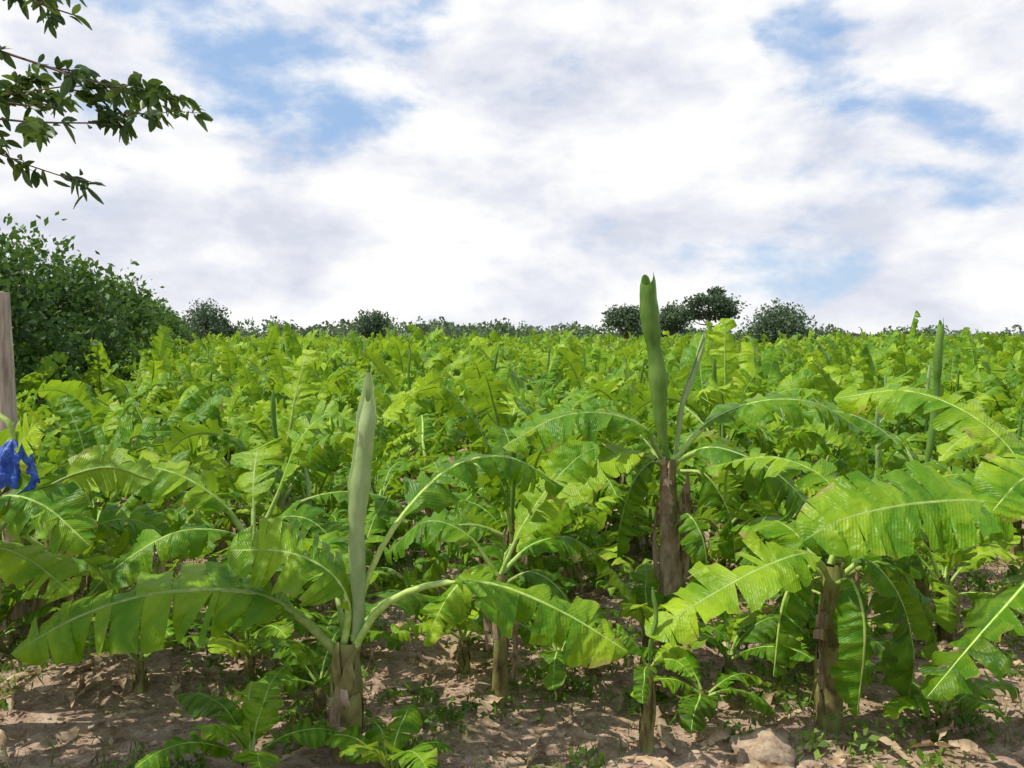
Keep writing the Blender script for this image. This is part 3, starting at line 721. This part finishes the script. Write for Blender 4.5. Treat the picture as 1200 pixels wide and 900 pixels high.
mb = MB(); nl = 18000
P = np.column_stack([rs.uniform(-9, 9, nl), 5.2 + rs.random(nl) * 9.5])
c3 = np.column_stack([P, gz(P) + 0.02 + 0.03 * rs.random(nl)]); dd = rs.normal(size=c3.shape); dd[:, 2] *= 0.25
cloud_into(mb, leafcloud(c3, rs.uniform(0.03, 0.12, nl), dd, rs, 0.35, 0.12), 0)
for i in range(300):
    x = rs.uniform(-7, 7); yy = rs.uniform(5.6, 12); a = rs.uniform(0, 6.28); L = rs.uniform(0.3, 1.0); z = gh(x, yy)
    d = np.array([math.cos(a), math.sin(a), 0]) * L
    b = np.array([x, yy, z + 0.03])
    leaf(mb, [b, b + d * .35 + (0, 0, rs.uniform(.03, .14)), b + d * .7 + (0, 0, rs.uniform(.02, .1)), b + d + (0, 0, 0.02)], rs.uniform(0.03, 0.08), 0.1, rs.uniform(-.3, .5), rs.uniform(-1.2, 1.2), rs.uniform(-1, 1), 0.8, R, mat=0, hero=False, rib=False)
obj('leaf_litter', mb.mesh('leaf_litter', [M_DRY]))

M_CLOD = simple_mat('soil_clod', (0.26, 0.17, 0.11), (0.52, 0.39, 0.27), 12, 0.95, bump=1.0)
mb = MB()
def rock(x, y, r, fl, seed):
    n, k = 12, 18; G = np.zeros((n, k, 3)); U = np.zeros((n, k, 2)); z0 = gh(x, y)
    for i, t in enumerate(np.linspace(0.0, math.pi, n)):
        for j in range(k):
            th = 2 * math.pi * j / k
            v = Vector((math.sin(t) * math.cos(th), math.sin(t) * math.sin(th), math.cos(t)))
            q = r * (1 + 0.38 * mn.noise(v * 1.6 + Vector((seed, 0, 0))) + 0.15 * mn.noise(v * 4 + Vector((seed, 3, 0))))
            G[i, j] = (x + v.x * q, y + v.y * q, z0 + v.z * q * fl); U[i, j] = (j / k, i / n)
    mb.grid(G, U, (random.Random(seed).random(), .5, 0), 0, wrap=True)
rock(2.05, 7.05, 0.28, 0.6, 3)
for i in range(380):
    rock(rs.uniform(-8, 8), rs.uniform(5.4, 13), 0.015 + 0.06 * rs.random() ** 3, rs.uniform(.5, .9), i + 10)
obj('soil_clods', mb.mesh('soil_clods', [M_CLOD]))

# ------------------------------------------------------------------ light
to_sun = Vector((-0.55, -0.06, 0.88)).normalized()
el = math.asin(to_sun.z); az = math.atan2(to_sun.x, to_sun.y)
sd = bpy.data.lights.new('sun', 'SUN'); sd.energy = 5.0; sd.angle = math.radians(0.5); sd.color = (1.0, 0.96, 0.87)
so = bpy.data.objects.new('sun', sd); SC.collection.objects.link(so)
so.rotation_euler = (-to_sun).to_track_quat('-Z', 'Y').to_euler(); so.location = (0, 0, 30)

w = bpy.data.worlds.new('World'); SC.world = w; w.use_nodes = True
nt = w.node_tree; nt.nodes.clear(); lk = nt.links
out = N(nt, 'ShaderNodeOutputWorld'); bg = N(nt, 'ShaderNodeBackground'); bg.inputs[1].default_value = 0.10
sky = N(nt, 'ShaderNodeTexSky'); sky.sky_type = 'NISHITA'; sky.sun_disc = False
sky.sun_elevation = el; sky.sun_rotation = az
tc = N(nt, 'ShaderNodeTexCoord'); sep = N(nt, 'ShaderNodeSeparateXYZ'); lk.new(tc.outputs['Generated'], sep.inputs[0])
A = math_n(nt, 'ARCTAN2', sep.outputs[0], sep.outputs[1]); E = math_n(nt, 'ARCSINE', sep.outputs[2])
cmb = N(nt, 'ShaderNodeCombineXYZ'); lk.new(A, cmb.inputs[0]); lk.new(math_n(nt, 'MULTIPLY', E, 1.9), cmb.inputs[1])
def wn(scale, det, rough, off, dist=0.3):
    mp = N(nt, 'ShaderNodeMapping'); mp.inputs['Location'].default_value = off; lk.new(cmb.outputs[0], mp.inputs[0])
    n = N(nt, 'ShaderNodeTexNoise'); n.inputs['Scale'].default_value = scale; n.inputs['Detail'].default_value = det
    n.inputs['Roughness'].default_value = rough; n.inputs['Distortion'].default_value = dist
    lk.new(mp.outputs[0], n.inputs['Vector']); return n
c1 = wn(6.5, 9, 0.60, (3.1, 1.7, 0), 0.1).outputs[0]; c2 = wn(6.0, 8, 0.55, (5.7, 2.9, 0), 0.15).outputs[0]
wz = wn(5.0, 4, 0.55, (2.3, 6.1, 0), 0.0)
sw = N(nt, 'ShaderNodeSeparateColor'); lk.new(wz.outputs['Color'], sw.inputs[0])
Aw = math_n(nt, 'MULTIPLY_ADD', math_n(nt, 'SUBTRACT', sw.outputs[0], 0.5), 0.30, A)
Ew = math_n(nt, 'MULTIPLY_ADD', math_n(nt, 'SUBTRACT', sw.outputs[1], 0.5), 0.14, E)
# openings in the cloud deck: azimuth, elevation, half widths (radians), weight
holes = [(-0.29, 0.270, 0.14, 0.085, 0.80), (-0.20, 0.22, 0.08, 0.03, 0.5), (-0.10, 0.335, 0.06, 0.045, 0.90), (-0.42, 0.33, 0.1, 0.05, 0.5),
         (0.34, 0.29, 0.055, 0.09, 0.75), (0.46, 0.225, 0.06, 0.04, 0.60), (0.43, 0.155, 0.10, 0.022, 0.6),
         (0.31, 0.065, 0.09, 0.05, 0.65), (0.10, 0.085, 0.10, 0.018, 0.35), (0.50, 0.355, 0.08, 0.03, 0.8), (-0.48, 0.20, 0.05, 0.03, 0.3)]
tot = None
for a, e, ra, re, wt in holes:
    da = math_n(nt, 'DIVIDE', math_n(nt, 'SUBTRACT', Aw, a), ra); de = math_n(nt, 'DIVIDE', math_n(nt, 'SUBTRACT', Ew, e), re)
    g = math_n(nt, 'EXPONENT', math_n(nt, 'MULTIPLY', math_n(nt, 'ADD', math_n(nt, 'MULTIPLY', da, da), math_n(nt, 'MULTIPLY', de, de)), -1.0))
    g = math_n(nt, 'MULTIPLY', g, wt)
    tot = g if tot is None else math_n(nt, 'ADD', tot, g)
outv = math_n(nt, 'MULTIPLY', math_n(nt, 'SUBTRACT', math_n(nt, 'ABSOLUTE', A), 0.7), 2.0, clamp=True)
hi = math_n(nt, 'MULTIPLY', math_n(nt, 'SUBTRACT', E, 0.45), 3.0, clamp=True)
tot = math_n(nt, 'MULTIPLY_ADD', math_n(nt, 'MAXIMUM', outv, hi), 0.60, tot)  # unseen sky beside, behind and above the view: cloud thinned to lower ambient light
fld = math_n(nt, 'MULTIPLY_ADD', math_n(nt, 'SUBTRACT', c1, 0.5), 2.2, tot)
mr = N(nt, 'ShaderNodeMapRange'); mr.interpolation_type = 'SMOOTHSTEP'
mr.inputs['From Min'].default_value = 0.20; mr.inputs['From Max'].default_value = 0.88
lk.new(fld, mr.inputs['Value'])
shd = math_n(nt, 'MULTIPLY_ADD', math_n(nt, 'SUBTRACT', c1, 0.5), -0.5, c2)
cc = ramp(nt, shd, [(0.34, (7.1, 7.4, 8.4)), (0.45, (8.4, 8.6, 9.3)), (0.57, (10.1, 10.1, 10.1))])
skyc = mixc(nt, 0.75, sky.outputs[0], (3.6, 5.7, 9.2))
hz = math_n(nt, 'MULTIPLY', math_n(nt, 'SUBTRACT', 0.16, E), 4.0, clamp=True)
skyc = mixc(nt, hz, skyc, (6.4, 8.1, 9.8))
fin = mixc(nt, math_n(nt, 'MULTIPLY', mr.outputs[0], 0.95), cc, skyc)
lk.new(fin, bg.inputs[0]); lk.new(bg.outputs[0], out.inputs[0])

# ------------------------------------------------------------------ camera
cam = bpy.data.cameras.new('camera'); cam.sensor_width = 36; cam.lens = 18 / (600 / 1039); cam.clip_end = 5000
co = bpy.data.objects.new('camera', cam); SC.collection.objects.link(co)
co.location = (0, 0, 3.5); co.rotation_euler = (math.radians(90 - 3.3), 0, 0)
SC.camera = co
